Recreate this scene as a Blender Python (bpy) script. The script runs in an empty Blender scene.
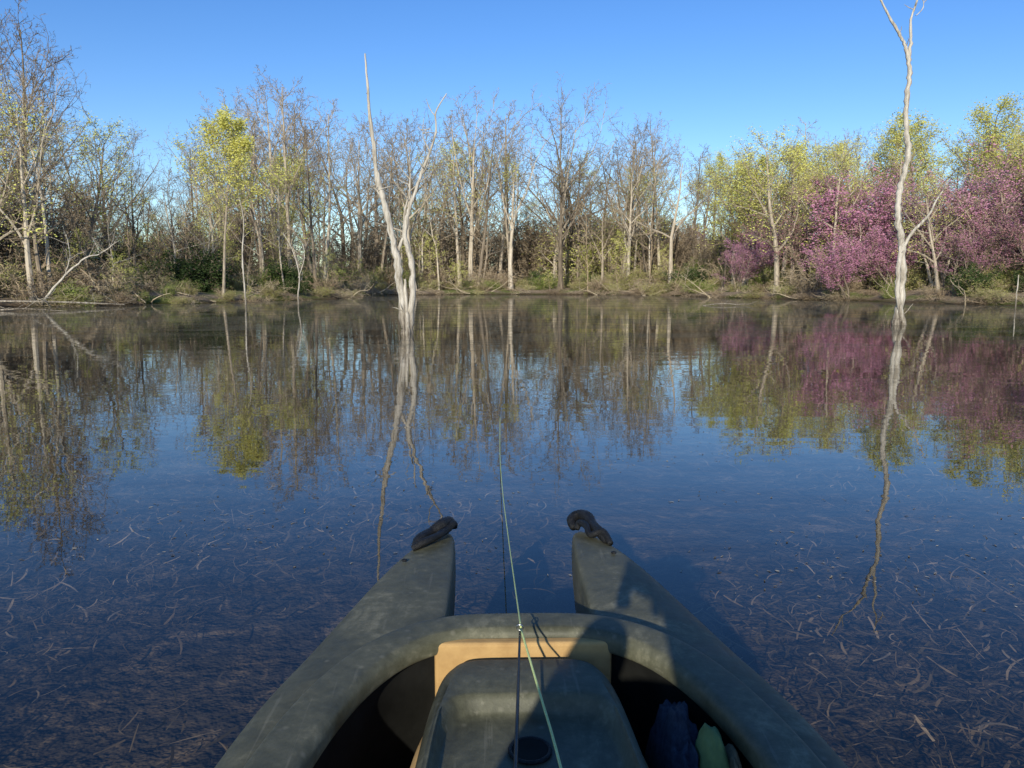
import bpy, math, random
import numpy as np
from mathutils import Vector, noise, Matrix

random.seed(7); np.random.seed(7)
scene = bpy.context.scene
R = math.radians

# ------------------------------------------------------------------ helpers
def link(o):
    scene.collection.objects.link(o); return o

def mesh_obj(name, V, F, mats=None, midx=None, smooth=False, parent=None):
    me = bpy.data.meshes.new(name)
    me.from_pydata([tuple(v) for v in V], [], F)
    if mats:
        for m in mats: me.materials.append(m)
    if midx is not None:
        me.polygons.foreach_set('material_index', midx)
    if smooth:
        me.polygons.foreach_set('use_smooth', [True]*len(me.polygons))
    me.update()
    o = bpy.data.objects.new(name, me); link(o)
    if parent: o.parent = parent
    return o

def empty(name, loc=(0,0,0), rot=(0,0,0)):
    e = bpy.data.objects.new(name, None); e.location = loc; e.rotation_euler = rot
    e.empty_display_size = .2
    return link(e)

class N:
    def __init__(s, mat):
        s.t = mat.node_tree; s.n = s.t.nodes; s.l = s.t.links
    def new(s, typ, **kw):
        return s.n.new(typ)
    def link(s, a, b): s.l.new(a, b)

def newmat(name):
    m = bpy.data.materials.new(name); m.use_nodes = True
    m.node_tree.nodes.clear()
    return m, N(m)

def ramp(n, fac, stops, interp='LINEAR'):
    r = n.n.new('ShaderNodeValToRGB'); r.color_ramp.interpolation = interp
    els = r.color_ramp.elements
    while len(els) > 1: els.remove(els[-1])
    els[0].position = stops[0][0]; els[0].color = (*stops[0][1], 1)
    for p, c in stops[1:]:
        e = els.new(p); e.color = (*c, 1)
    if fac is not None: n.link(fac, r.inputs[0])
    return r

def noisetex(n, scale, detail=4, rough=.55, vec=None, dist=0):
    t = n.n.new('ShaderNodeTexNoise'); t.inputs['Scale'].default_value = scale
    t.inputs['Detail'].default_value = detail; t.inputs['Roughness'].default_value = rough
    t.inputs['Distortion'].default_value = dist
    if vec is not None: n.link(vec, t.inputs['Vector'])
    return t

def math_(n, op, a, b=None, clamp=False):
    m = n.n.new('ShaderNodeMath'); m.operation = op; m.use_clamp = clamp
    for i, x in enumerate((a, b)):
        if x is None: continue
        if isinstance(x, (int, float)): m.inputs[i].default_value = x
        else: n.link(x, m.inputs[i])
    return m.outputs[0]

def simple_mat(name, c1, c2, scale=8, rough=.7, bump=.2, bdist=.01, detail=5, spec=.3, coords='Object'):
    m, n = newmat(name)
    out = n.new('ShaderNodeOutputMaterial'); p = n.new('ShaderNodeBsdfPrincipled')
    tc = n.new('ShaderNodeTexCoord')
    t = noisetex(n, scale, detail, .6, tc.outputs[coords])
    r = ramp(n, t.outputs['Fac'], [(.3, c1), (.7, c2)])
    n.link(r.outputs[0], p.inputs['Base Color'])
    p.inputs['Roughness'].default_value = rough
    p.inputs['Specular IOR Level'].default_value = spec
    b = n.new('ShaderNodeBump'); b.inputs['Strength'].default_value = bump; b.inputs['Distance'].default_value = bdist
    t2 = noisetex(n, scale*5, 4, .6, tc.outputs[coords])
    n.link(t2.outputs['Fac'], b.inputs['Height']); n.link(b.outputs[0], p.inputs['Normal'])
    n.link(p.outputs[0], out.inputs[0])
    return m

def bark_mat(name, stops, scale=3):
    m, n = newmat(name)
    out = n.new('ShaderNodeOutputMaterial'); p = n.new('ShaderNodeBsdfDiffuse')
    tc = n.new('ShaderNodeTexCoord'); oi = n.new('ShaderNodeObjectInfo')
    mp = n.new('ShaderNodeMapping'); mp.inputs['Scale'].default_value = (3, 3, .6)
    n.link(tc.outputs['Object'], mp.inputs[0])
    t = noisetex(n, scale, 1, .65, mp.outputs[0])
    f = math_(n, 'ADD', math_(n, 'MULTIPLY', t.outputs['Fac'], .6), math_(n, 'MULTIPLY', oi.outputs['Random'], .6), )
    f = math_(n, 'SUBTRACT', f, .10, True)
    r = ramp(n, f, stops)
    n.link(r.outputs[0], p.inputs['Color'])
    n.link(p.outputs[0], out.inputs[0])
    return m

def dead_mat(name, stops):
    m, n = newmat(name)
    out = n.new('ShaderNodeOutputMaterial'); p = n.new('ShaderNodeBsdfDiffuse')
    tc = n.new('ShaderNodeTexCoord')
    mp = n.new('ShaderNodeMapping'); mp.inputs['Scale'].default_value = (9, 9, .9)
    n.link(tc.outputs['Object'], mp.inputs[0])
    t = noisetex(n, 2.2, 6, .7, mp.outputs[0], .3)
    t2 = noisetex(n, 1.1, 3, .6, tc.outputs['Object'])
    f = math_(n, 'ADD', math_(n, 'MULTIPLY', t.outputs['Fac'], .7), math_(n, 'MULTIPLY', t2.outputs['Fac'], .3))
    sx = n.new('ShaderNodeSeparateXYZ'); n.link(tc.outputs['Object'], sx.inputs[0])
    # darker, damp wood near the waterline
    mr = n.new('ShaderNodeMapRange'); mr.inputs[1].default_value = .05; mr.inputs[2].default_value = .7
    mr.inputs[3].default_value = -.16; mr.inputs[4].default_value = 0; n.link(sx.outputs[2], mr.inputs[0])
    f = math_(n, 'ADD', f, mr.outputs[0])
    r = ramp(n, f, stops)
    n.link(r.outputs[0], p.inputs['Color'])
    b = n.new('ShaderNodeBump'); b.inputs['Strength'].default_value = .9; b.inputs['Distance'].default_value = .03
    n.link(t.outputs['Fac'], b.inputs['Height']); n.link(b.outputs[0], p.inputs['Normal'])
    n.link(p.outputs[0], out.inputs[0])
    return m

def leaf_mat(name, stops, trans=.35):
    m, n = newmat(name)
    out = n.new('ShaderNodeOutputMaterial')
    d = n.new('ShaderNodeBsdfDiffuse')
    tc = n.new('ShaderNodeTexCoord'); oi = n.new('ShaderNodeObjectInfo')
    nt = noisetex(n, 1.3, 2, .7, tc.outputs['Object'])
    f = math_(n, 'ADD', math_(n, 'MULTIPLY', nt.outputs['Fac'], .9), math_(n, 'MULTIPLY', oi.outputs['Random'], .3))
    f = math_(n, 'SUBTRACT', f, .1, True)
    r = ramp(n, f, stops)
    n.link(r.outputs[0], d.inputs[0])
    if trans > .3:
        t = n.new('ShaderNodeBsdfTranslucent'); mx = n.new('ShaderNodeMixShader'); mx.inputs[0].default_value = trans
        n.link(r.outputs[0], t.inputs[0])
        n.link(d.outputs[0], mx.inputs[1]); n.link(t.outputs[0], mx.inputs[2]); n.link(mx.outputs[0], out.inputs[0])
    else:
        n.link(d.outputs[0], out.inputs[0])
    return m

# ------------------------------------------------------------------ materials
M_bark = bark_mat('bark', [(0, (.08, .062, .043)), (.4, (.25, .20, .145)), (.75, (.52, .44, .33)), (1, (.66, .58, .46))])
M_twig = bark_mat('twigs', [(0, (.12, .09, .065)), (.5, (.25, .195, .13)), (1, (.42, .34, .24))])
M_brush = bark_mat('brush_twigs', [(0, (.17, .125, .08)), (.5, (.34, .26, .17)), (1, (.50, .42, .29))])
M_dead = dead_mat('weathered_wood', [(.26, (.07, .055, .045)), (.40, (.28, .24, .185)), (.52, (.50, .45, .37)), (.68, (.68, .62, .53))])
M_yell = leaf_mat('yellow_green_leaves', [(.2, (.54, .53, .13)), (.5, (.74, .70, .20)), (.9, (.82, .77, .28))], .4)
M_bud = leaf_mat('budding_leaves', [(.2, (.38, .39, .09)), (.5, (.54, .54, .14)), (.9, (.66, .63, .20))], .2)
M_green = leaf_mat('green_leaves', [(.2, (.12, .16, .04)), (.5, (.22, .27, .065)), (.9, (.36, .39, .11))], .2)
M_ever = leaf_mat('evergreen_leaves', [(.2, (.03, .05, .018)), (.5, (.055, .08, .028)), (.9, (.09, .12, .045))], .1)
M_pink = leaf_mat('redbud_blossom', [(.2, (.46, .19, .29)), (.5, (.64, .31, .43)), (.9, (.74, .44, .54))], .31)
M_maroon = leaf_mat('maroon_buds', [(.2, (.24, .12, .12)), (.5, (.40, .20, .22)), (.9, (.52, .30, .33))], .2)
M_grass = leaf_mat('bank_grass', [(.2, (.21, .20, .07)), (.5, (.34, .33, .11)), (.9, (.48, .44, .20))], .2)

# ------------------------------------------------------------------ tree generator
class Tree:
    def __init__(s, seed):
        s.V = []; s.F = []; s.M = []; s.rng = random.Random(seed)
    def perp(s, d):
        a = Vector((0, 0, 1)) if abs(d.z) < .85 else Vector((1, 0, 0))
        u = d.cross(a).normalized(); return u, d.cross(u).normalized()
    def tube(s, pts, rad, sides, mi):
        V, F, M = s.V, s.F, s.M
        u, w = s.perp((pts[-1]-pts[0]).normalized())
        if sides == 2:
            ph = s.rng.random()*6.28; k = u*math.cos(ph)+w*math.sin(ph)
            b = len(V)
            for p, r in zip(pts, rad):
                V.append(p-k*r); V.append(p+k*r)
            for i in range(len(pts)-1):
                F.append((b+2*i, b+2*i+1, b+2*i+3, b+2*i+2)); M.append(mi)
            return
        b = len(V)
        cs = [(math.cos(6.28318*j/sides), math.sin(6.28318*j/sides)) for j in range(sides)]
        for p, r in zip(pts, rad):
            for c, q in cs: V.append(p+(u*c+w*q)*r)
        for i in range(len(pts)-1):
            for j in range(sides):
                j2 = (j+1) % sides
                F.append((b+i*sides+j, b+i*sides+j2, b+(i+1)*sides+j2, b+(i+1)*sides+j)); M.append(mi)
    def path(s, p, d, L, nseg, wander, up):
        pts = [p.copy()]; d = d.copy(); g = s.rng.gauss
        for i in range(nseg):
            d = (d + Vector((g(0, wander), g(0, wander), g(0, wander)+up))).normalized()
            p = p + d*(L/nseg); pts.append(p.copy())
        return pts
    def leaf(s, c, size, mi, n, spread):
        rg = s.rng
        n = int(n)+(1 if rg.random() < n-int(n) else 0)
        for _ in range(n):
            p = c+Vector((rg.gauss(0, spread), rg.gauss(0, spread), rg.gauss(0, spread)))
            a = Vector((rg.gauss(0, 1), rg.gauss(0, 1), rg.gauss(0, 1))).normalized()
            u, w = s.perp(a); z = size*rg.uniform(.5, 1.3)
            b = len(s.V)
            s.V += [p-u*z, p+w*z*.6, p+u*z, p-w*z*.6]; s.F.append((b, b+1, b+2, b+3)); s.M.append(mi)
    def grow(s, p, d, L, r, lev, P):
        nseg = P['seg'][lev]
        pts = s.path(p, d, L, nseg, P['wander'][lev], P['up'][lev])
        rt = max(r*P['taper'][lev], .004)
        rad = [r+(rt-r)*(i/nseg) for i in range(nseg+1)]
        if lev == 0 and P.get('flare'):
            rad[0] *= 1.35
        s.tube(pts, rad, P['sides'][lev], 0 if lev < 2 else 1)
        if lev >= P['leaflev'] and P.get('leaf'):
            lf = P['leaf']
            s.leaf(pts[s.rng.randrange(1, len(pts))], lf[0], 2, lf[1], lf[2])
        if lev+1 >= len(P['n']) + 1: return
        n = P['n'][lev]
        ph = s.rng.random()*6.28
        for k in range(n):
            t0 = P['t0'][lev]
            t = t0+(1-t0)*((k+s.rng.random())/n)
            t = min(t, .999)
            f = t*nseg; i = int(f); q = pts[i].lerp(pts[i+1], f-i)
            dd = (pts[i+1]-pts[i]).normalized(); u, w = s.perp(dd)
            ph += 2.4+s.rng.uniform(-.5, .5)
            ang = R(s.rng.uniform(*P['ang'][lev]))
            nd = dd*math.cos(ang)+(u*math.cos(ph)+w*math.sin(ph))*math.sin(ang)
            rr = (r+(rt-r)*t)
            shape = P['shape'](t) if lev == 0 else (1.05-.55*t)
            LL = L*P['len'][lev]*shape*s.rng.uniform(.7, 1.2)
            s.grow(q, nd, LL, max(min(rr*P['rr'][lev], rr*.85), P['rmin'][lev]), lev+1, P)

def make_tree_mesh(name, seed, P, mats, H, stems=None):
    T = Tree(seed)
    if stems is None:
        T.grow(Vector((0, 0, -.3)), Vector((T.rng.gauss(0, .05), T.rng.gauss(0, .05), 1)).normalized(), H, P['r0'], 0, P)
    else:
        for k in range(stems):
            a = T.rng.random()*6.28; tl = T.rng.uniform(.1, P.get('lean', .8)); sp = P.get('spread', .25)
            T.grow(Vector((math.cos(a)*sp, math.sin(a)*sp, -.2)), Vector((math.cos(a)*tl, math.sin(a)*tl, 1)).normalized(),
                   H*T.rng.uniform(.5, 1), P['r0'], 0, P)
    me = bpy.data.meshes.new(name)
    me.from_pydata([tuple(v) for v in T.V], [], T.F)
    for m in mats: me.materials.append(m)
    me.polygons.foreach_set('material_index', T.M); me.update()
    me['h'] = max(v.z for v in T.V)
    return me

base = dict(seg=[10, 7, 5, 3, 2], wander=[.035, .12, .16, .18, .2], up=[.01, .05, .04, .03, .02],
            taper=[.18, .2, .25, .5, .6], sides=[7, 4, 3, 2, 2], n=[14, 7, 5, 3], t0=[.38, .2, .15, .1],
            ang=[(30, 60), (30, 60), (30, 65), (25, 60)], len=[.44, .44, .5, .55], rr=[.55, .6, .65, .7],
            rmin=[.03, .018, .013, .011], r0=.18, leaflev=3, shape=lambda t: 1.05-.75*max(0, (t-.38)/.62), flare=True)
def PP(**k):
    d = dict(base); d.update(k); return d

bare = []
bare.append(make_tree_mesh('tall_bare', 11, PP(), [M_bark, M_twig], 15))
bare.append(make_tree_mesh('tall_bare_b', 12, PP(t0=[.5, .2, .15, .1], n=[13, 7, 5, 3], len=[.38, .42, .5, .55]), [M_bark, M_twig], 16))
bare.append(make_tree_mesh('spreading_bare', 13, PP(t0=[.28, .2, .15, .1], r0=.26, n=[12, 8, 6, 3], len=[.65, .45, .45, .5], ang=[(25, 50), (30, 60), (30, 65), (25, 60)], taper=[.1, .2, .25, .5, .6]), [M_bark, M_twig], 13))
slim = make_tree_mesh('slim_bare', 14, PP(t0=[.3, .2, .15, .1], r0=.11, n=[15, 5, 4, 3], len=[.26, .4, .5, .55], wander=[.05, .1, .14, .18, .2]), [M_bark, M_twig], 13)
bare.append(slim)
bare.append(make_tree_mesh('forked_bare', 15, PP(t0=[.2, .2, .15, .1], r0=.22, n=[8, 9, 6, 3], len=[.75, .38, .45, .5], ang=[(14, 34), (28, 55), (30, 65), (25, 60)], taper=[.1, .15, .25, .5, .6]), [M_bark, M_twig], 13))
bare.append(make_tree_mesh('broad_bare', 16, PP(t0=[.33, .2, .15, .1], r0=.24, n=[10, 9, 6, 3], len=[.6, .42, .45, .5], ang=[(30, 65), (28, 60), (30, 65), (25, 60)], wander=[.07, .16, .18, .18, .2], taper=[.12, .15, .25, .5, .6]), [M_bark, M_twig], 13))
slim2 = make_tree_mesh('slim_leaning', 17, PP(t0=[.35, .2, .15, .1], r0=.085, n=[12, 5, 4], len=[.24, .4, .5], wander=[.07, .1, .14, .18]), [M_bark, M_twig], 10)
bud = []
bud.append(make_tree_mesh('budding', 21, PP(leaf=(.06, 1.5, .16)), [M_bark, M_twig, M_bud], 13))
bud.append(make_tree_mesh('budding_b', 22, PP(t0=[.25, .2, .15, .1], leaf=(.06, 2.0, .18), r0=.2, n=[14, 7, 5, 3], len=[.5, .45, .5, .55]), [M_bark, M_twig, M_bud], 11))
yell = make_tree_mesh('yellow_tree', 23, PP(t0=[.45, .2, .15, .1], leaf=(.075, 6, .22), len=[.44, .44, .5, .55], n=[14, 7, 5, 3], r0=.12), [M_bark, M_twig, M_yell], 13)
yell2 = make_tree_mesh('yellow_round', 24, PP(t0=[.25, .2, .15, .1], leaf=(.07, 3.6, .26), len=[.5, .45, .5, .55], r0=.2), [M_bark, M_twig, M_yell], 11)
sap = make_tree_mesh('sapling', 31, PP(r0=.05, t0=[.2, .2, .15, .1], n=[14, 4, 3, 2], len=[.28, .4, .5, .5], seg=[8, 4, 3, 2, 2], sides=[4, 3, 2, 2, 2], wander=[.06, .1, .14, .18, .2]), [M_brush, M_brush], 6)
sap2 = make_tree_mesh('sapling_leafy', 32, PP(r0=.05, t0=[.15, .2, .15, .1], n=[15, 5, 3, 2], len=[.34, .4, .5, .5], seg=[8, 4, 3, 2, 2], sides=[4, 3, 2, 2, 2], leaf=(.05, 2, .12)), [M_brush, M_brush, M_bud], 6)
thP = PP(r0=.06, t0=[.05, .05, .05, .1], n=[16, 7, 4], len=[.30, .42, .5], seg=[7, 4, 2, 2], sides=[3, 2, 2, 2], rmin=[.035, .026, .024], wander=[.06,.14,.2,.2],
         up=[.01,.12,.05,0], leaflev=3, leaf=(.06, 1, .25), lean=.30, spread=1.4, shape=lambda t: 1.0, flare=False)
thick = make_tree_mesh('thicket', 33, thP, [M_bark, M_twig, M_brush], 7, 9)
thick2 = make_tree_mesh('thicket_green', 34, thP, [M_bark, M_twig, M_bud], 6, 8)
shP = PP(r0=.03, seg=[6, 4, 3, 2, 2], n=[7, 4, 4, 2], t0=[.1, .1, .1, .1], len=[.5, .5, .5, .5], wander=[.12, .16, .2, .2, .2],
         sides=[3, 2, 2, 2, 2], up=[.0, .0, .0, .0, .0], shape=lambda t: 1.0, flare=False, ang=[(30, 75)]*4)
shr_bare = make_tree_mesh('shrub_bare', 41, PP(**{**shP, 'lean': 1.3}), [M_brush, M_brush], 2.6, 12)
shr_green = make_tree_mesh('shrub_green', 42, PP(**{**shP, 'lean': 1.1, 'leaf': (.05, 1.7, .13), 'leaflev': 3}), [M_brush, M_brush, M_green], 2.3, 12)
shr_bud = make_tree_mesh('shrub_bud', 43, PP(**{**shP, 'lean': 1.1, 'leaf': (.045, 1.6, .13), 'leaflev': 3}), [M_brush, M_brush, M_grass], 2.6, 12)
shr_ever = make_tree_mesh('shrub_evergreen', 44, PP(**{**shP, 'lean': .7, 'leaf': (.07, 3, .16), 'leaflev': 3}), [M_bark, M_brush, M_ever], 2.6, 12)
brush = make_tree_mesh('brush_pile', 45, PP(**{**shP, 'lean': 4.0, 'n': [6, 4, 3]}), [M_brush, M_brush], 2.0, 16)
redP = PP(r0=.10, seg=[6, 6, 4, 3, 2], n=[8, 7, 5, 3], t0=[.25, .15, .1, .1], len=[.6, .45, .45, .5], wander=[.1, .13, .16, .18, .2],
          leaf=(.055, 2.8, .11), leaflev=3, shape=lambda t: 1.0, flare=False, ang=[(25, 60), (30, 65), (30, 65), (30, 60)])
red1 = make_tree_mesh('redbud_a', 51, PP(**{**redP, 'lean': .8}), [M_bark, M_twig, M_pink], 5.5, 3)
red2 = make_tree_mesh('redbud_b', 52, PP(**{**redP, 'lean': .9, 'leaf': (.05, 1.9, .13)}), [M_bark, M_twig, M_pink], 5.5, 3)
red3 = make_tree_mesh('maroon_a', 53, PP(**{**redP, 'lean': .8, 'leaf': (.045, 1.2, .12)}), [M_bark, M_twig, M_maroon], 5.5, 3)

# ------------------------------------------------------------------ terrain
pond = np.array([(-60,-45),(-48,5),(-31,25),(-24.5,33),(-20.5,38),(-17.5,42.6),(-14.5,49),(-12.2,56),(-13.5,64),(-12.5,71),(-6,74),(-1,75.5),(6,74),
                 (12,72),(14.5,66),(16.5,58),(20,50.5),(23,44),(25.5,37),(30,27),(45,10),(52,-45)], float)
def sdist(X, Y):
    shp = X.shape; x = X.ravel(); y = Y.ravel()
    best = np.full(x.shape, 1e9); inside = np.zeros(x.shape, bool)
    n = len(pond)
    for i in range(n):
        ax, ay = pond[i]; bx, by = pond[(i+1) % n]
        dx, dy = bx-ax, by-ay
        t = np.clip(((x-ax)*dx+(y-ay)*dy)/(dx*dx+dy*dy), 0, 1)
        best = np.minimum(best, np.hypot(x-ax-t*dx, y-ay-t*dy))
        c = ((ay > y) != (by > y))
        xi = (bx-ax)*(y-ay)/(by-ay+1e-12)+ax
        inside ^= (c & (x < xi))
    return np.where(inside, -best, best).reshape(shp)
def height(X, Y):
    d = sdist(X, Y)
    wob = .9*np.sin(X*.55+1.3*np.sin(Y*.31))*np.cos(Y*.47+X*.2)+.4*np.sin(X*1.7+Y*.9)
    d2 = d+wob*.9
    slope = np.where(X > 10, .05+.07*np.clip((X-10)/12, 0, 1), .03)
    out = .40*np.clip(d2/1.3, 0, 1)+slope*np.clip(d2-1, 0, 45)+.05*np.clip(d2-14, 0, 34)+.12*np.sin(X*.8)*np.sin(Y*.7)*np.clip(d2/5, 0, 1)
    inn = -np.clip(-d2*.14, 0, .40)
    return np.where(d2 > 0, out, inn-.01)
def axis(lo, hi, step, far):
    a = np.arange(lo, hi+.01, step)
    ext = []; v = hi; s = step
    while v < far: s *= 1.5; v += s; ext.append(v)
    ext2 = []; v = lo; s = step
    while v > -far: s *= 1.5; v -= s; ext2.append(v)
    return np.concatenate([ext2[::-1], a, ext])
xs = axis(-60, 60, .8, 2500); ys = axis(-50, 125, .8, 2500)
X, Y = np.meshgrid(xs, ys); Z = height(X, Y)
nx, ny = len(xs), len(ys)
V = np.stack([X.ravel(), Y.ravel(), Z.ravel()], 1)
ii = np.arange(nx*(ny-1)).reshape(ny-1, nx)[:, :-1].ravel()
F = np.stack([ii, ii+1, ii+1+nx, ii+nx], 1).tolist()

M_ground, n = newmat('ground_litter')
out = n.new('ShaderNodeOutputMaterial'); p = n.new('ShaderNodeBsdfDiffuse'); geo = n.new('ShaderNodeNewGeometry')
t1 = noisetex(n, .35, 4, .6, geo.outputs['Position']); t2 = noisetex(n, 6, 4, .7, geo.outputs['Position'])
r1 = ramp(n, t2.outputs['Fac'], [(.3, (.15, .11, .07)), (.55, (.30, .23, .155)), (.8, (.44, .36, .26))])
r2 = ramp(n, t2.outputs['Fac'], [(.3, (.10, .12, .035)), (.7, (.24, .26, .09))])
mg = n.new('ShaderNodeMixRGB'); mk = ramp(n, t1.outputs['Fac'], [(.48, (0, 0, 0)), (.60, (1, 1, 1))])
n.link(mk.outputs[0], mg.inputs[0]); n.link(r1.outputs[0], mg.inputs[1]); n.link(r2.outputs[0], mg.inputs[2])
sx = n.new('ShaderNodeSeparateXYZ'); n.link(geo.outputs['Position'], sx.inputs[0])
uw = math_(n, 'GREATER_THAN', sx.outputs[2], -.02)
# damp dark mud right above the water
wet = ramp(n, math_(n, 'MULTIPLY', sx.outputs[2], 4.0), [(.1, (.35, .33, .30)), (1.0, (1, 1, 1))])
mw = n.new('ShaderNodeMixRGB'); mw.blend_type = 'MULTIPLY'; mw.inputs[0].default_value = 1
n.link(mg.outputs[0], mw.inputs[1]); n.link(wet.outputs[0], mw.inputs[2])
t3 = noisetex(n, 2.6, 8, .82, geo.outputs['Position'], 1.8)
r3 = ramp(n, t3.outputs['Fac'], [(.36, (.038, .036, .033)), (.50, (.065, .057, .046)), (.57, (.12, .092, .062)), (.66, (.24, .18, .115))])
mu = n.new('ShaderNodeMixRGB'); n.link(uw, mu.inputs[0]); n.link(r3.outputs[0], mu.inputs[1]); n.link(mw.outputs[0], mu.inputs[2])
n.link(mu.outputs[0], p.inputs['Color'])
b = n.new('ShaderNodeBump'); b.inputs['Strength'].default_value = .7; b.inputs['Distance'].default_value = .08
n.link(t2.outputs['Fac'], b.inputs['Height']); n.link(b.outputs[0], p.inputs['Normal'])
n.link(p.outputs[0], out.inputs[0])
mesh_obj('ground', V, F, [M_ground], smooth=True)

# ------------------------------------------------------------------ water
M_water, n = newmat('pond_water')
out = n.new('ShaderNodeOutputMaterial'); geo = n.new('ShaderNodeNewGeometry')
tr = n.new('ShaderNodeBsdfTransparent'); tr.inputs[0].default_value = (.82, .80, .75, 1)
gl = n.new('ShaderNodeBsdfGlossy'); gl.inputs['Roughness'].default_value = .012; gl.inputs[0].default_value = (.98, .98, .98, 1)
fr = n.new('ShaderNodeFresnel')
# the sheet is a single interface: use the same air->water reflectance for light leaving and entering
iorf = math_(n, 'ADD', math_(n, 'MULTIPLY', geo.outputs['Backfacing'], 1/1.38-1.38), 1.38); n.link(iorf, fr.inputs[0])
mp = n.new('ShaderNodeMapping'); mp.inputs['Scale'].default_value = (.8, 1.6, 1); n.link(geo.outputs['Position'], mp.inputs[0])
w1 = noisetex(n, 1.1, 2, .5, mp.outputs[0]); w2 = noisetex(n, 5.5, 1, .5, mp.outputs[0])
wh = math_(n, 'ADD', w1.outputs['Fac'], math_(n, 'MULTIPLY', w2.outputs['Fac'], .10))
b = n.new('ShaderNodeBump'); b.inputs['Strength'].default_value = .3; b.inputs['Distance'].default_value = .010
n.link(wh, b.inputs['Height']); n.link(b.outputs[0], gl.inputs['Normal']); n.link(b.outputs[0], fr.inputs['Normal'])
mx = n.new('ShaderNodeMixShader'); n.link(fr.outputs[0], mx.inputs[0]); n.link(tr.outputs[0], mx.inputs[1]); n.link(gl.outputs[0], mx.inputs[2])
# pollen / algae film, thicker towards the far shore
mp2 = n.new('ShaderNodeMapping'); mp2.inputs['Scale'].default_value = (.22, .5, 1); n.link(geo.outputs['Position'], mp2.inputs[0])
s1 = noisetex(n, 1.0, 5, .68, mp2.outputs[0], .8)
s2 = noisetex(n, 9, 4, .75, geo.outputs['Position'], .4)
sp = n.new('ShaderNodeSeparateXYZ'); n.link(geo.outputs['Position'], sp.inputs[0])
mr = n.new('ShaderNodeMapRange'); mr.inputs[1].default_value = 3; mr.inputs[2].default_value = 20
mr.inputs[3].default_value = -.12; mr.inputs[4].default_value = .05; n.link(sp.outputs[1], mr.inputs[0])
sm = math_(n, 'ADD', math_(n, 'ADD', math_(n, 'MULTIPLY', s1.outputs['Fac'], .66), math_(n, 'MULTIPLY', s2.outputs['Fac'], .34)), mr.outputs[0])
sr = ramp(n, sm, [(.47, (0, 0, 0)), (.58, (.45, .45, .45))])
df = n.new('ShaderNodeBsdfDiffuse')
dc = ramp(n, s2.outputs['Fac'], [(.3, (.09, .08, .055)), (.7, (.22, .185, .12))]); n.link(dc.outputs[0], df.inputs[0])
mx2 = n.new('ShaderNodeMixShader'); n.link(sr.outputs[0], mx2.inputs[0]); n.link(mx.outputs[0], mx2.inputs[1]); n.link(df.outputs[0], mx2.inputs[2])
n.link(mx2.outputs[0], out.inputs[0])
mesh_obj('pond_water', [(-75,-50,0),(75,-50,0),(75,85,0),(-75,85,0)], [(0,1,2,3)], [M_water])

# ------------------------------------------------------------------ forest
forest = empty('distant_forest')
under = empty('undergrowth_shrubs')
def put(me, name, x, y, h, parent=None, rot=None, z=None, sxy=1.0):
    o = bpy.data.objects.new(name, me); link(o)
    s = h/me['h']
    if z is None: z = float(height(np.array([x]), np.array([y]))[0])
    o.location = (x, y, z); o.scale = (s*sxy, s*sxy, s)
    o.rotation_euler = (random.gauss(0, .04), random.gauss(0, .04), random.uniform(0, 6.28) if rot is None else rot)
    if parent: o.parent = parent
    return o
redbuds = [(23.6,52.0,9.2,red1),(21.4,48.4,4.6,red1),(24.6,48.6,4.4,red1),(18.9,63.5,6.2,red1),(17.9,61,3.8,red2),(28,45,7.4,red2),(28.5,42,6.6,red1),
           (31.0,43.5,8.4,red2),(26.5,50,7.6,red3),(28.2,39.5,5.4,red3),(30,38.5,6.6,red2),(26,43,4.2,red2),(26.3,53.5,8.2,red2),(22.5,57,7.5,red3)]
yellows = [(22.5,64,13.2,1.0),(24.5,60,12.4,.9),(30.5,58,13.4,1),(34,56,13.6,1),(32.0,47.5,12.4,1)]
def clear_of(x, y):
    # leave light and air around the named trees, mainly on their pond side
    if math.hypot(x+17.4, y-46.0) < 6.0 and y < 51: return False
    for (a, b_, h, m) in redbuds:
        if m is red1 and abs(x-a*(y/b_)) < 2.2 and b_-10 < y < b_+1.0: return False
    for (a, b_, h, s) in yellows:
        if abs(x-a*(y/b_)) < 2.0 and b_-5 < y < b_+1: return False
    return True
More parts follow.
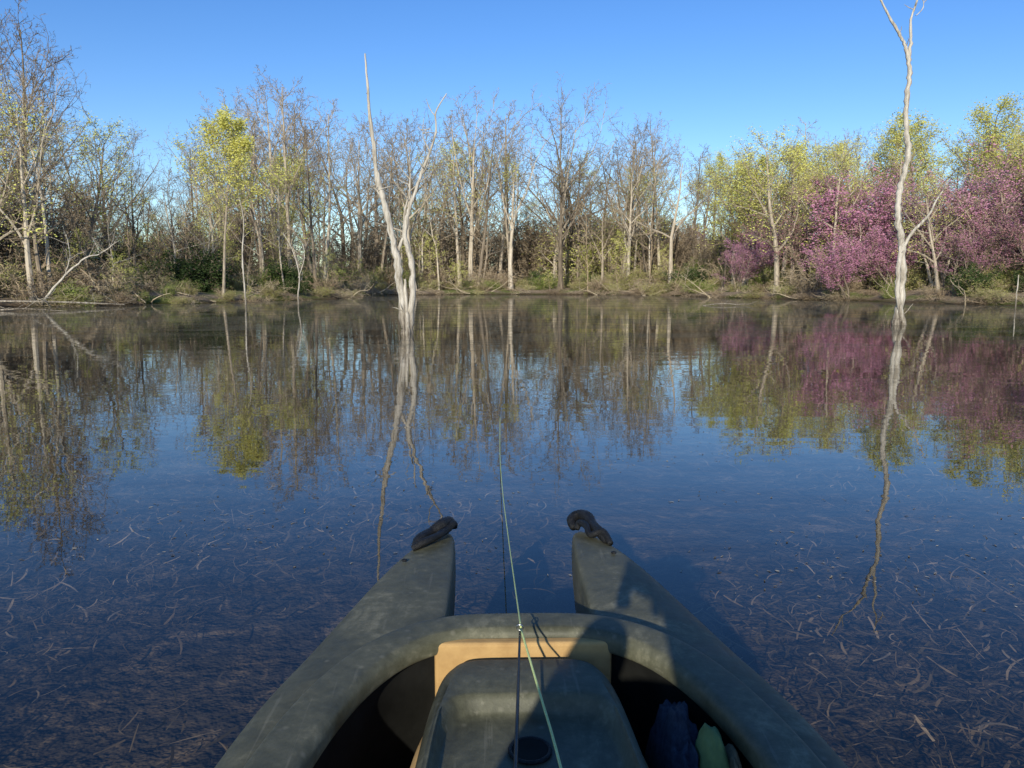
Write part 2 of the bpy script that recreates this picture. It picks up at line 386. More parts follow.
# canopy height relative to distance, along bearing (x / y)
bear = [-1.0,-.68,-.62,-.56,-.51,-.44,-.39,-.28,-.24,-.15,-.04,.12,.22,.275,.33,.40,.50,.62,.9]
rat  = [.38, .38,.34,.27,.165,.175,.21,.255,.21,.22,.235,.235,.19,.165,.19,.20,.21,.225,.24]
rr = random.Random(5)
cnt = 0; tries = 0
while cnt < 250 and tries < 60000:
    tries += 1
    x = rr.uniform(-85, 85); y = rr.uniform(26, 112)
    bq = x/y
    if abs(bq) > .78: continue
    d = float(sdist(np.array([x]), np.array([y]))[0])
    if d < 1.5 or d > 32: continue
    if d > 14 and rr.random() < .5: continue
    if not clear_of(x, y): continue
    hmax = np.interp(bq, bear, rat)*y+1.1
    zg = float(height(np.array([x]), np.array([y]))[0])
    h = min(hmax*rr.choice([rr.uniform(.5, .8), rr.uniform(.75, .98), rr.uniform(.88, 1.08)]), 22)-zg
    if h < 3: continue
    right = bq > .24
    q = rr.random()
    if right:
        if q < .30: me = rr.choice(bud); nm = 'budding_tree'
        elif q < .42: me = yell2; nm = 'leafing_tree'; h *= .92
        elif q < .52: me = red3; nm = 'redbud'; h *= .7
        elif q < .63: me = red2; nm = 'redbud'; h *= .65
        else: me = rr.choice(bare); nm = 'bare_tree'
    else:
        if q < .11: me = rr.choice(bud); nm = 'budding_tree'; h *= .8
        elif q < .22: me = rr.choice([sap, sap2]); nm = 'sapling'; h *= .6
        elif q < .44: me = rr.choice([slim, slim2]); nm = 'bare_tree'; h *= rr.uniform(.6, .9)
        else: me = rr.choice(bare); nm = 'bare_tree'
    put(me, nm, x, y, h, forest, sxy=rr.uniform(.85, 1.15)); cnt += 1
# back rows: dense twiggy thicket that closes the view through the trunks
cnt = 0
while cnt < 115:
    x = rr.uniform(-60, 60); y = rr.uniform(38, 112); bq = x/y
    if abs(bq) > .75: continue
    d = float(sdist(np.array([x]), np.array([y]))[0])
    if d < 11 or d > 27: continue
    zg = float(height(np.array([x]), np.array([y]))[0])
    h = min(np.interp(bq, bear, rat)*y*.50+1-zg, 10)*rr.uniform(.6, 1)
    put(thick if rr.random() < .7 else thick2, 'thicket', x, y, max(h, 3), under, sxy=rr.uniform(1.0, 1.5)); cnt += 1
cnt = 0
while cnt < 370:
    x = rr.uniform(-60, 60); y = rr.uniform(26, 96)
    bq = x/y
    if abs(bq) > .78: continue
    d = float(sdist(np.array([x]), np.array([y]))[0])
    if d < .6 or d > 15 or (d > 6 and rr.random() < .6): continue
    q = rr.random(); right = bq > .24
    if q < .28: me, h = shr_bare, rr.uniform(1.4, 3.4)
    elif q < .52: me, h = shr_green, rr.uniform(1.0, 2.8)
    elif q < .78: me, h = shr_bud, rr.uniform(1.2, 3.0)
    elif q < .81: me, h = shr_ever, rr.uniform(1.4, 2.8)
    else: me, h = rr.choice([sap, sap2, slim2]), rr.uniform(3, 6)
    if h > 2 and not clear_of(x, y): h = rr.uniform(.8, 1.4)*(1 if me in (shr_bare, shr_green, shr_bud, shr_ever) else 1.5)
    if d < 3: h *= .6
    if right: h *= 1.15
    put(me, 'shrub', x, y, h, under, sxy=rr.uniform(.9, 1.5)); cnt += 1
# brush / driftwood tangle along the banks
bank = empty('bank_brush')
for i in range(2, 19):
    a = pond[i]; b2 = pond[i+1]
    L = np.hypot(*(b2-a)); k = int(L/1.5)
    for j in range(k):
        q = a+(b2-a)*(j/k)
        for _ in range(2):
            x = q[0]+rr.gauss(0, .8); y = q[1]+rr.gauss(.6, .8)
            if sdist(np.array([x]), np.array([y]))[0] < -.6: continue
            me = rr.choice([brush, brush, brush, shr_bare, shr_bud])
            put(me, 'brush', x, y, rr.uniform(.35, 1.0) if me is not brush else rr.uniform(.35, .7), bank, sxy=rr.uniform(1.2, 2.4))

# individual trees
put(yell, 'yellow_leafing_tree', -17.4, 46.0, 11.6, rot=1.0)
for (x, y, h, s) in yellows: put(yell2, 'yellow_leafing_tree', x, y, h-1.2, sxy=s)
put(bud[1], 'budding_tree', 28, 60, 12.0)
for (x, y, h, me) in redbuds: put(me, 'redbud_tree', x, y, h, sxy=1.1)
put(shr_ever, 'cedar_shrub', -20.5, 50, 3.4, sxy=1.1); put(shr_ever, 'cedar_shrub', -28, 50, 3.6, sxy=1.1)

# ------------------------------------------------------------------ dead trees standing in the water
def dead_tree(name, stems, twigs, seed, origin, k_=.85, wob=.16, mat=None, tw=1.0):
    T = Tree(seed); o = Vector(origin)
    for (pts, rad) in stems:
        P = [Vector(q)-o for q in pts]
        fine = []; fr_ = []
        for i in range(len(P)-1):
            p0 = P[max(i-1, 0)]; p1 = P[i]; p2 = P[i+1]; p3 = P[min(i+2, len(P)-1)]
            for k in range(6):
                t = k/6
                v = .5*((2*p1)+(-p0+p2)*t+(2*p0-5*p1+4*p2-p3)*t*t+(-p0+3*p1-3*p2+p3)*t**3)
                r = (rad[i]+(rad[i+1]-rad[i])*t)*k_
                v = v+Vector((T.rng.gauss(0, 1), T.rng.gauss(0, 1), 0))*r*wob
                fine.append(v); fr_.append(r*T.rng.uniform(.82, 1.12))
        fine.append(P[-1]); fr_.append(rad[-1]*k_)
        T.tube(fine, fr_, 10, 0)
        for k in range(twigs):
            i = T.rng.randrange(len(fine)//3, len(fine)-1)
            d = Vector((T.rng.gauss(0, 1), T.rng.gauss(0, 1), T.rng.uniform(.1, 1.4))).normalized()
            L = T.rng.uniform(.10, .45)*tw
            pp = T.path(fine[i], d, L, 4, .25, .05)
            T.tube(pp, [.014, .011, .010, .008, .004], 5, 0)
    ob = mesh_obj(name, T.V, T.F, [mat or M_dead], smooth=True); ob.location = origin
    return ob
y1 = 17.2
dead_tree('dead_tree', [
    ([(-2.40,y1,-.5),(-2.40,y1,0),(-2.475,y1,.74),(-2.55,y1-.05,1.52),(-2.69,y1-.1,2.29),(-2.83,y1-.1,2.94),(-2.95,y1-.1,3.48),(-3.0,y1-.1,4.01),(-3.08,y1-.1,4.65),(-3.107,y1-.1,5.17),(-3.154,y1-.1,6.0)],
     [.15,.13,.105,.10,.085,.08,.07,.055,.045,.035,.018]),
    ([(-2.30,y1,-.5),(-2.31,y1,0),(-2.25,y1-.03,.74),(-2.22,y1-.05,1.3),(-2.28,y1-.05,1.75),(-2.38,y1-.02,2.2),(-2.30,y1,2.65),(-2.18,y1,3.0),(-2.0,y1,3.48),(-1.80,y1,3.98),(-1.66,y1,4.4),(-1.66,y1,4.8),(-1.42,y1,5.2)],
     [.13,.11,.085,.08,.08,.070,.055,.048,.040,.034,.028,.022,.012]),
    ([(-2.58,y1,1.7),(-2.42,y1+.03,2.2),(-2.38,y1+.05,2.7),(-2.28,y1+.05,3.1),(-2.25,y1+.1,3.6)], [.05,.04,.03,.022,.010]),
    ([(-2.84,y1-.1,2.95),(-2.98,y1-.15,3.15),(-3.12,y1-.2,3.22)], [.035,.02,.008]),
    ([(-1.80,y1,3.98),(-1.95,y1+.05,4.3),(-1.93,y1+.05,4.7)], [.022,.014,.006]),
    ([(-2.0,y1,3.48),(-1.88,y1-.1,3.6),(-1.80,y1-.15,3.85)], [.022,.014,.006]),
    ([(-2.36,y1-.2,-.3),(-2.36,y1-.12,0),(-2.36,y1-.05,.5),(-2.40,y1,1.2)], [.10,.09,.06,.03]),
], 4, 3, (-2.38, y1, 0))
y2 = 20.5
dead_tree('dead_tree', [
    ([(10.33,y2,-.5),(10.33,y2,0),(10.42,y2,.7),(10.44,y2,1.46),(10.33,y2,2.25),(10.20,y2,2.9),(10.19,y2,3.4),(10.30,y2,4.0),(10.36,y2,4.57),(10.24,y2,5.2),(10.22,y2,5.8),(10.26,y2,6.3),(10.22,y2,6.81),(10.08,y2,7.2),(9.86,y2,7.55),(9.40,y2,8.28),(9.1,y2,9.0)],
     [.15,.14,.11,.11,.11,.10,.095,.09,.09,.08,.08,.075,.07,.055,.05,.03,.012]),
    ([(10.5,y2-.05,-.5),(10.5,y2-.05,0),(10.28,y2-.1,.8),(10.25,y2-.1,1.5),(10.30,y2-.05,2.1)], [.10,.09,.075,.07,.05]),
    ([(10.22,y2,6.81),(10.24,y2,7.3),(10.2,y2,7.8),(10.33,y2,8.28),(10.3,y2,8.8)], [.06,.045,.035,.025,.01]),
    ([(10.37,y2,2.0),(10.55,y2-.05,2.4),(10.78,y2-.1,2.68),(11.0,y2-.1,2.95),(11.13,y2-.1,3.27),(11.36,y2-.1,3.62)], [.065,.05,.042,.036,.028,.012]),
    ([(10.33,y2,7.9),(10.5,y2,8.1),(10.45,y2,8.4)], [.02,.014,.006]),
], 3, 4, (10.4, y2, 0))
# slim dead saplings standing at the left bank
dead_tree('dead_sapling', [([(-13.6,39,-.4),(-13.6,39,.5),(-13.65,39,2.5),(-13.5,39,4.2),(-13.7,39,5.4)], [.06,.05,.042,.03,.012])], 8, 9, (-13.6,39,0), tw=2)
dead_tree('dead_sapling', [([(-11.6,41.5,-.4),(-11.6,41.5,.5),(-11.5,41.5,1.6),(-11.8,41.4,2.9),(-12.3,41.5,3.8)], [.055,.05,.04,.028,.01]),
                           ([(-11.55,41.5,1.4),(-11.2,41.5,2.4),(-11.25,41.5,3.2)], [.03,.022,.01])], 7, 10, (-11.6,41.5,0), tw=2)
dead_tree('dead_sapling', [([(24.4,37,-.4),(24.4,37,.5),(24.42,37,1.5)], [.04,.035,.03])], 1, 12, (24.4,37,0))
# leaning limbs and logs on the banks
logs = [([(-22.5,36.5,.1),(-21.5,36.6,1.3),(-20.4,36.8,2.3),(-19.8,37,2.5),(-18.9,37,3.1)], [.08,.06,.045,.035,.012]),
        ([(-21.3,36.6,1.5),(-21.0,36.6,2.4),(-21.1,36.6,3.4)], [.045,.028,.010]),
        ([(-24,35,.3),(-21,35.3,.25),(-18.5,36.5,.1)], [.06,.05,.03])]
dead_tree('fallen_log', logs, 9, 21, (-20, 36, 0), wob=.5, tw=2.5)
rl = random.Random(77); logs = []
for k in range(60):
    i = rl.randrange(2, 18); a = pond[i]; b2 = pond[i+1]; t = rl.random(); q = a+(b2-a)*t
    x0 = q[0]+rl.gauss(0, .8); y0 = q[1]+rl.uniform(-.5, 1.5); ang = rl.uniform(0, 6.28); L = rl.uniform(1.0, 3.4); up = rl.uniform(.05, .8)
    zz = float(height(np.array([x0]), np.array([y0]))[0]); pts = []
    for j in range(4):
        pts.append((x0+math.cos(ang)*L*j/3+rl.gauss(0, .12), y0+math.sin(ang)*L*j/3, max(zz, 0)+.05+up*L*j/3+rl.gauss(0, .08)))
    r0 = rl.uniform(.025, .07); logs.append((pts, [r0, r0*.8, r0*.5, r0*.2]))
dead_tree('fallen_branches', logs, 4, 22, (0, 45, 0), wob=.4, mat=M_brush, tw=2.5)
logs = [([(-22.5,31,.03),(-20.5,30.7,.05),(-19.5,30.5,.10),(-17.5,30.0,.02)], [.04,.04,.03,.015]), ([(-19.5,30.5,.08),(-18.8,30.2,.4),(-18.4,30.1,.55)], [.025,.018,.008]),
        ([(9.5,38,0),(10.5,38.2,.10),(11.6,38.1,.05),(12.3,38.3,.22)], [.03,.03,.02,.01])]
dead_tree('floating_branch', logs, 3, 23, (0, 35, 0), wob=.4, tw=1.5)

# ------------------------------------------------------------------ submerged weed and floating debris
def weed_mat(name, cs):
    m, n = newmat(name)
    out = n.new('ShaderNodeOutputMaterial'); d = n.new('ShaderNodeBsdfDiffuse')
    g = n.new('ShaderNodeNewGeometry')
    r = ramp(n, g.outputs['Random Per Island'], cs)
    # leaf colour gets darker with depth
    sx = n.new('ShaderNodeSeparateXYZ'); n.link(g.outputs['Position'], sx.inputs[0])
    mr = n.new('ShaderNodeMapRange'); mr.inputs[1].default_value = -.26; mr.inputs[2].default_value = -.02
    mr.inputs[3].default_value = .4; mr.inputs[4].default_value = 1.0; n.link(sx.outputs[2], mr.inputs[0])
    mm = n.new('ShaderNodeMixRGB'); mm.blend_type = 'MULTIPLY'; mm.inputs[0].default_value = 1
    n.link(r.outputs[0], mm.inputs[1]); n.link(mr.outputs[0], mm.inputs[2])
    n.link(mm.outputs[0], d.inputs[0]); n.link(d.outputs[0], out.inputs[0])
    return m
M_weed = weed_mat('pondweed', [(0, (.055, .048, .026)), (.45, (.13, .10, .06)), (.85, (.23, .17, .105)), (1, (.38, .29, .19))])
rw = random.Random(3); V = []; F = []
cnt = 0; tries = 0
while cnt < 30000 and tries < 500000:
    tries += 1
    y = .5+8.5*rw.random()**1.25; x = rw.uniform(-.75, .75)*(y+1.2)
    dn = noise.noise(Vector((x*.55, y*.55, 13.4)))+.6*noise.noise(Vector((x*1.7, y*1.7, 9)))
    w = .13*(abs(x)-1.0) - .045*(y-2.5)
    if dn+w < -.02+rw.uniform(-.22, .25): continue
    z = -.012-.26*rw.random()**1.1; L = rw.uniform(.03, .13); a = rw.random()*6.28; cur = rw.uniform(-2.2, 2.2); wd = rw.choice([rw.uniform(.0012, .003), rw.uniform(.002, .006)])
    p = Vector((x, y, z)); b = len(V); up = rw.uniform(-.35, .45)
    for k in range(5):
        t = k/4; aa = a+cur*t
        dv = Vector((math.cos(aa), math.sin(aa), up)); nn = Vector((-math.sin(aa), math.cos(aa), rw.uniform(-.3, .3)))
        ww = wd*(1-.85*abs(t-.4))
        V += [p-nn*ww, p+nn*ww]; p = p+dv*(L/4); p.z = min(p.z, -.012)
    for k in range(4): F.append((b+2*k, b+2*k+1, b+2*k+3, b+2*k+2))
    cnt += 1
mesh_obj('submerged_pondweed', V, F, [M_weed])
M_deb = weed_mat('floating_leaf_litter', [(0, (.10, .08, .05)), (.5, (.22, .18, .12)), (1, (.46, .40, .29))])
V = []; F = []; cnt = 0
while cnt < 9000:
    y = 1.3+28*rw.random()**1.3; x = rw.uniform(-.8, .8)*(y+1.5)
    if abs(x) < .70 and y < 2.8: continue
    dn = noise.noise(Vector((x*.45, y*.8, 7.1)))+.5*noise.noise(Vector((x*1.2, y*2.2, 4)))
    if dn < .08+rw.uniform(-.3, .12): continue
    a = rw.random()*6.28; L = rw.uniform(.002, .010)*(1+y*.09); W = L*rw.uniform(.15, .5)
    c, s_ = math.cos(a), math.sin(a); b = len(V); z = .002
    for (p_, q_) in [(-1, 0), (-.3, .8), (.5, .7), (1, 0), (.4, -.8), (-.4, -.7)]:
        V.append((x+c*p_*L-s_*q_*W, y+s_*p_*L+c*q_*W, z+rw.uniform(0, .0015)))
    F.append(tuple(range(b, b+6))); cnt += 1
mesh_obj('floating_leaf_litter', V, F, [M_deb])

# ------------------------------------------------------------------ boat
M_hull, n = newmat('hull_plastic')
out = n.new('ShaderNodeOutputMaterial'); p = n.new('ShaderNodeBsdfPrincipled'); tc = n.new('ShaderNodeTexCoord')
t1 = noisetex(n, 4.5, 9, .72, tc.outputs['Object'], .8); t2 = noisetex(n, 38, 6, .75, tc.outputs['Object'])
f = math_(n, 'ADD', math_(n, 'MULTIPLY', t1.outputs['Fac'], .68), math_(n, 'MULTIPLY', t2.outputs['Fac'], .32))
rc = ramp(n, f, [(.38, (.052, .050, .028)), (.47, (.078, .075, .044)), (.54, (.105, .100, .061)), (.59, (.15, .14, .088)), (.68, (.24, .22, .145))])
# dried splash marks and fine scratches along the hull
mps = n.new('ShaderNodeMapping'); mps.inputs['Scale'].default_value = (60, 3, 60); mps.inputs['Rotation'].default_value = (0, 0, .25); n.link(tc.outputs['Object'], mps.inputs[0])
t4 = noisetex(n, 1.0, 4, .6, mps.outputs[0]); scr = ramp(n, t4.outputs['Fac'], [(.64, (0, 0, 0)), (.70, (.5, .5, .5))])
vor = n.new('ShaderNodeTexVoronoi'); vor.inputs['Scale'].default_value = 22; n.link(tc.outputs['Object'], vor.inputs['Vector'])
sp_ = ramp(n, vor.outputs['Distance'], [(.05, (1, 1, 1)), (.17, (0, 0, 0))])
mb = n.new('ShaderNodeMixRGB'); mb.inputs[2].default_value = (.24, .22, .155, 1)
fm = math_(n, 'MAXIMUM', math_(n, 'MULTIPLY', sp_.outputs[0], math_(n, 'MULTIPLY', t1.outputs['Fac'], .7)), math_(n, 'MULTIPLY', scr.outputs[0], t1.outputs['Fac']))
n.link(fm, mb.inputs[0]); n.link(rc.outputs[0], mb.inputs[1])
n.link(mb.outputs[0], p.inputs['Base Color'])
rg = ramp(n, t1.outputs['Fac'], [(.35, (.46,)*3), (.65, (.70,)*3)]); n.link(rg.outputs[0], p.inputs['Roughness'])
p.inputs['Specular IOR Level'].default_value = .35
b = n.new('ShaderNodeBump'); b.inputs['Strength'].default_value = .3; b.inputs['Distance'].default_value = .004
n.link(t2.outputs['Fac'], b.inputs['Height']); n.link(b.outputs[0], p.inputs['Normal']); n.link(p.outputs[0], out.inputs[0])
M_tan = simple_mat('tan_foam', (.34, .20, .075), (.52, .33, .13), 12, .85, .3, .003)
M_black = simple_mat('black_rubber', (.004, .004, .004), (.014, .014, .014), 60, .5, 1.0, .004)
M_dark = simple_mat('shade_and_dark_parts', (.006, .006, .005), (.016, .016, .014), 10, .8, .2, .003, spec=.1)  # near-black puts the cockpit shade into the colour; also plain dark parts
M_metal = simple_mat('metal_ring', (.35, .35, .35), (.55, .55, .55), 20, .3, .1, .001)
for nd in M_metal.node_tree.nodes:
    if nd.type == 'BSDF_PRINCIPLED': nd.inputs['Metallic'].default_value = 1

boat = empty('catamaran_kayak', (.062, 0, 0), (0, 0, R(1.35)))
def sub(o, l=2):
    m = o.modifiers.new('sub', 'SUBSURF'); m.levels = l; m.render_levels = l; return o

st = [(2.52,.208,.240,.272,.20),(2.47,.198,.268,.284,.13),(2.40,.190,.312,.292,.04),(2.28,.184,.362,.297,-.03),(2.10,.18,.412,.30,-.08),(1.92,.18,.452,.30,-.1),
      (1.74,.18,.492,.30,-.1),(1.62,.22,.514,.30,-.1),(1.5,.35,.535,.30,-.1),(1.35,.41,.558,.298,-.1),(1.15,.44,.578,.296,-.1),(.8,.455,.59,.295,-.1),(.3,.46,.59,.295,-.1),
      (-.4,.46,.59,.295,-.1),(-.9,.41,.57,.295,-.08),(-1.3,.12,.52,.29,-.04),(-1.5,.10,.44,.28,.06)]
for sgn, nm in ((-1, 'port_pontoon'), (1, 'starboard_pontoon')):
    V = []; F = []
    for (y, i_, o_, dz, zb) in st:
        w = o_-i_; e = min(.02, w*.25)
        prof = [(i_+w*.35, zb), (i_+e, zb+.03), (i_, zb+(dz-zb)*.5), (i_, dz-.03), (i_+e*.15, dz-.006), (i_+e, dz), (i_+w*.5, dz+.006), (o_-w*.26, dz), (o_-w*.13, dz-.010),
                (o_-w*.04, dz-.03), (o_, dz-(dz-zb)*.25), (o_-w*.03, dz-(dz-zb)*.45), (o_-w*.12, zb+(dz-zb)*.2), (i_+w*.65, zb)]
        for (a, z) in prof: V.append((sgn*a, y, z))
    k = 14
    for s_ in range(len(st)-1):
        for j in range(k):
            f_ = (s_*k+j, s_*k+(j+1) % k, (s_+1)*k+(j+1) % k, (s_+1)*k+j)
            F.append(f_ if sgn > 0 else f_[::-1])
    c0 = tuple(range(k)); c1 = tuple(range((len(st)-1)*k, len(st)*k))
    F.append(c0[::-1] if sgn > 0 else c0); F.append(c1 if sgn > 0 else c1[::-1])
    sub(mesh_obj(nm, V, F, [M_hull], smooth=True, parent=boat))
# coaming rim: swept profile round the cockpit
half = [(0,1.665),(.08,1.665),(.15,1.66),(.225,1.63),(.295,1.57),(.35,1.485),(.395,1.37),(.425,1.24),(.445,1.1),(.457,.9),(.46,.6),(.46,0),(.46,-.5),(.44,-.78),(.36,-.95),(.2,-1.02),(0,-1.03)]
loop = half+[(-x, y) for x, y in half[-2:0:-1]]
def sweep(name, prof, mat, lv=2):
    V = []; F = []; nl = len(loop); k = len(prof)
    for i in range(nl):
        a = Vector(loop[i-1]+(0,)); c = Vector(loop[(i+1) % nl]+(0,)); t = (c-a).normalized(); nrm = Vector((-t.y, t.x, 0))
        for (s_, z) in prof: V.append((loop[i][0]+nrm.x*s_, loop[i][1]+nrm.y*s_, z))
    for i in range(nl):
        for j in range(k-1):
            F.append((i*k+j, i*k+j+1, ((i+1) % nl)*k+j+1, ((i+1) % nl)*k+j))
    return sub(mesh_obj(name, V, F, [mat], smooth=True, parent=boat), lv)
sweep('cockpit_coaming', [(-.045,.310),(-.060,.311),(-.066,.316),(-.067,.337),(-.064,.350),(-.054,.358),(-.048,.3595),(-.010,.361),(.016,.360),(.022,.358),(.034,.340),(.042,.318),(.050,.307),(.062,.296),(.064,.20),(.056,.06)], M_hull)
sweep('cockpit_shade_wall', [(-.040,.04),(-.044,.15),(-.044,.29),(-.046,.314)], M_dark)  # added dark sheet under the rim, painted as the shaded void
# cockpit floor, with the shade of the well painted in as near-black
fl = [(x*.93, y*.97, .05) for x, y in loop]
mesh_obj('cockpit_floor', fl, [tuple(range(len(fl)))], [M_dark], parent=boat)

def rring(cx, cy, hw0, hw1, hl, r, n_=64):
    pts = []
    for i in range(n_):
        a = 6.28318*i/n_; c, s_ = math.cos(a), math.sin(a); e = r
        x = math.copysign(abs(c)**e, c); y = math.copysign(abs(s_)**e, s_)
        hw = hw0+(hw1-hw0)*(1-y)/2
        pts.append((cx+x*hw, cy+y*hl))
    return pts
def ringloft(name, rings, mats, parent, cap=True):
    V = []; F = []; k = len(rings[0][0])
    for (pts, z) in rings:
        for q in pts: V.append((q[0], q[1], z))
    for i in range(len(rings)-1):
        for j in range(k): F.append((i*k+j, i*k+(j+1) % k, (i+1)*k+(j+1) % k, (i+1)*k+j))
    if cap: F.append(tuple(range((len(rings)-1)*k, len(rings)*k)))
    return mesh_obj(name, V, F, mats, smooth=True, parent=parent)
def er(cy, hw0, hw1, hl, off, e=.32):
    return rring(0, cy, hw0-off, hw1-off, hl-off, e)
S = lambda off: er(.97,.215,.28,.535,off)
rings = [(S(0), .055),(S(.0), .20),(S(.006), .235),(S(.016), .245),(S(.03), .245),(S(.04), .20)]
ringloft('console_tan_shell', rings, [M_tan], boat, False)
O = lambda off: er(1.02,.190,.245,.545,off,.27)
I = lambda off: er(.86,.165,.210,.53,off,.22)
rings = [(O(0),.06),(O(.0),.22),(O(.004),.280),(O(.013),.306),(O(.024),.319),(O(.036),.324),
         (I(-.010),.325),(I(-.004),.323),(I(.003),.313),(I(.009),.296),(I(.016),.290),(I(.03),.289),(I(.10),.288)]
ringloft('console_seat_box', rings, [M_hull], boat)
def bevbox(name, x0, x1, y0, y1, z0, z1, mat, parent, bw=.008):
    V = [(x, y, z) for x in (x0, x1) for y in (y0, y1) for z in (z0, z1)]
    F = [(0,1,3,2),(4,6,7,5),(0,4,5,1),(2,3,7,6),(0,2,6,4),(1,5,7,3)]
    o = mesh_obj(name, V, F, [mat], parent=parent); m = o.modifiers.new('b', 'BEVEL'); m.width = bw; m.segments = 3
    return o
bevbox('front_tan_panel', -.195, .195, 1.572, 1.602, .08, .340, M_tan, boat)
def torus(name, c, R_, r_, mat, parent, nrm=Vector((0,0,1)), a=32, b_=10):
    q = nrm.to_track_quat('Z', 'Y').to_matrix(); V = []; F = []
    for i in range(a):
        for j in range(b_):
            u = 6.28318*i/a; w = 6.28318*j/b_
            V.append(Vector(c)+q@Vector(((R_+r_*math.cos(w))*math.cos(u), (R_+r_*math.cos(w))*math.sin(u), r_*math.sin(w))))
    for i in range(a):
        for j in range(b_): F.append((i*b_+j, ((i+1) % a)*b_+j, ((i+1) % a)*b_+(j+1) % b_, i*b_+(j+1) % b_))
    return mesh_obj(name, V, F, [mat], smooth=True, parent=parent)
torus('drain_ring', (.0, 1.262, .2915), .036, .004, M_black, boat)
mesh_obj('drain_hole_shade', [(.034*math.cos(a*.2618), 1.262+.034*math.sin(a*.2618), .2935) for a in range(24)], [tuple(range(24))], [M_dark], parent=boat)  # flat dark disc; its colour stands in for shade inside the drain hole

def curve_tube(name, pts, rad, mat, parent=None, sides=12, sm=6):
    T = Tree(1); P = [Vector(q) for q in pts]; fine = []; fr_ = []
    for i in range(len(P)-1):
        p0 = P[max(i-1, 0)]; p1 = P[i]; p2 = P[i+1]; p3 = P[min(i+2, len(P)-1)]
        for k in range(sm):
            t = k/sm
            fine.append(.5*((2*p1)+(-p0+p2)*t+(2*p0-5*p1+4*p2-p3)*t*t+(-p0+3*p1-3*p2+p3)*t**3)); fr_.append(rad[i]+(rad[i+1]-rad[i])*t)
    fine.append(P[-1]); fr_.append(rad[-1])
    V = []; F = []
    for i, q in enumerate(fine):
        d = (fine[min(i+1, len(fine)-1)]-fine[max(i-1, 0)]).normalized(); u, w = T.perp(d)
        for j in range(sides):
            a = 6.28318*j/sides; V.append(q+(u*math.cos(a)+w*math.sin(a))*fr_[i])
    for i in range(len(fine)-1):
        for j in range(sides): F.append((i*sides+j, i*sides+(j+1) % sides, (i+1)*sides+(j+1) % sides, (i+1)*sides+j))
    F.append(tuple(range(sides))[::-1]); F.append(tuple(range((len(fine)-1)*sides, len(fine)*sides)))
    return mesh_obj(name, V, F, [mat], smooth=True, parent=parent)
# knotted black grab loops on both bow tips
curve_tube('port_bow_handle', [(-.312,2.30,.300),(-.300,2.335,.314),(-.268,2.39,.318),(-.238,2.42,.330),(-.215,2.47,.326),(-.205,2.50,.302)], [.012,.017,.016,.021,.019,.013], M_black, boat)
curve_tube('port_bow_strap', [(-.318,2.28,.302),(-.285,2.29,.318),(-.245,2.34,.322),(-.222,2.41,.318),(-.200,2.45,.326),(-.195,2.48,.305)], [.010,.013,.011,.014,.013,.008], M_black, boat)
curve_tube('starboard_bow_handle', [(.205,2.47,.302),(.200,2.505,.318),(.225,2.525,.330),(.252,2.49,.332),(.262,2.44,.322),(.278,2.38,.318),(.296,2.33,.302)], [.012,.017,.018,.021,.018,.017,.012], M_black, boat)
curve_tube('starboard_bow_strap', [(.212,2.45,.304),(.222,2.46,.322),(.240,2.42,.326),(.248,2.37,.312),(.285,2.36,.325),(.305,2.31,.302)], [.009,.012,.011,.010,.013,.009], M_black, boat)
for x, y in ((-.33,2.17),(.30,2.22)):
    torus('deck_bolt', (x, y, .3065), .005, .0035, M_black, boat, a=14, b_=8)

M_blue = simple_mat('navy_cloth', (.012, .017, .028), (.05, .06, .085), 90, .9, .8, .004)
M_grn = simple_mat('green_cloth', (.10, .14, .045), (.17, .22, .07), 30, .8, .4, .004)
M_khaki = simple_mat('khaki_cloth', (.22, .17, .09), (.32, .26, .15), 30, .85, .4, .004)
def lump(name, c, s3, mat, seed, amp=.12, e=.6, tilt=(0,0,0)):
    V = []; F = []; a = 48; b_ = 28
    rm = Matrix.Rotation(tilt[0], 3, 'X') @ Matrix.Rotation(tilt[1], 3, 'Y') @ Matrix.Rotation(tilt[2], 3, 'Z')
    for j in range(b_+1):
        ph = -math.pi/2+math.pi*j/b_
        for i in range(a):
            th = 6.28318*i/a
            f_ = lambda v: math.copysign(abs(v)**e, v)
            q = Vector((f_(math.cos(ph))*f_(math.cos(th)), f_(math.cos(ph))*f_(math.sin(th)), f_(math.sin(ph))))
            nn = 1+amp*noise.noise(q*2.2+Vector((seed, 0, 0)))+amp*.5*noise.noise(q*6+Vector((seed, 3, 0)))
            q = Vector((q.x*s3[0], q.y*s3[1], q.z*s3[2]))*nn
            V.append(Vector(c)+rm@q)
    for j in range(b_):
        for i in range(a): F.append((j*a+i, j*a+(i+1) % a, (j+1)*a+(i+1) % a, (j+1)*a+i))
    return mesh_obj(name, V, F, [mat], smooth=True)
lump('navy_cloth_bag', (.305, 1.32, .175), (.034, .14, .14), M_blue, 2, .2, .75, (.2, .1, 0))
gb = empty('green_dry_bag', (.352, 1.24, .175))
o = lump('bag_body', (0,0,0), (.030, .07, .165), M_grn, 5, .05, .75); o.parent = gb
o = lump('bag_khaki_pocket', (.036,.0,-.02), (.020, .06, .15), M_khaki, 8, .05, .75); o.parent = gb

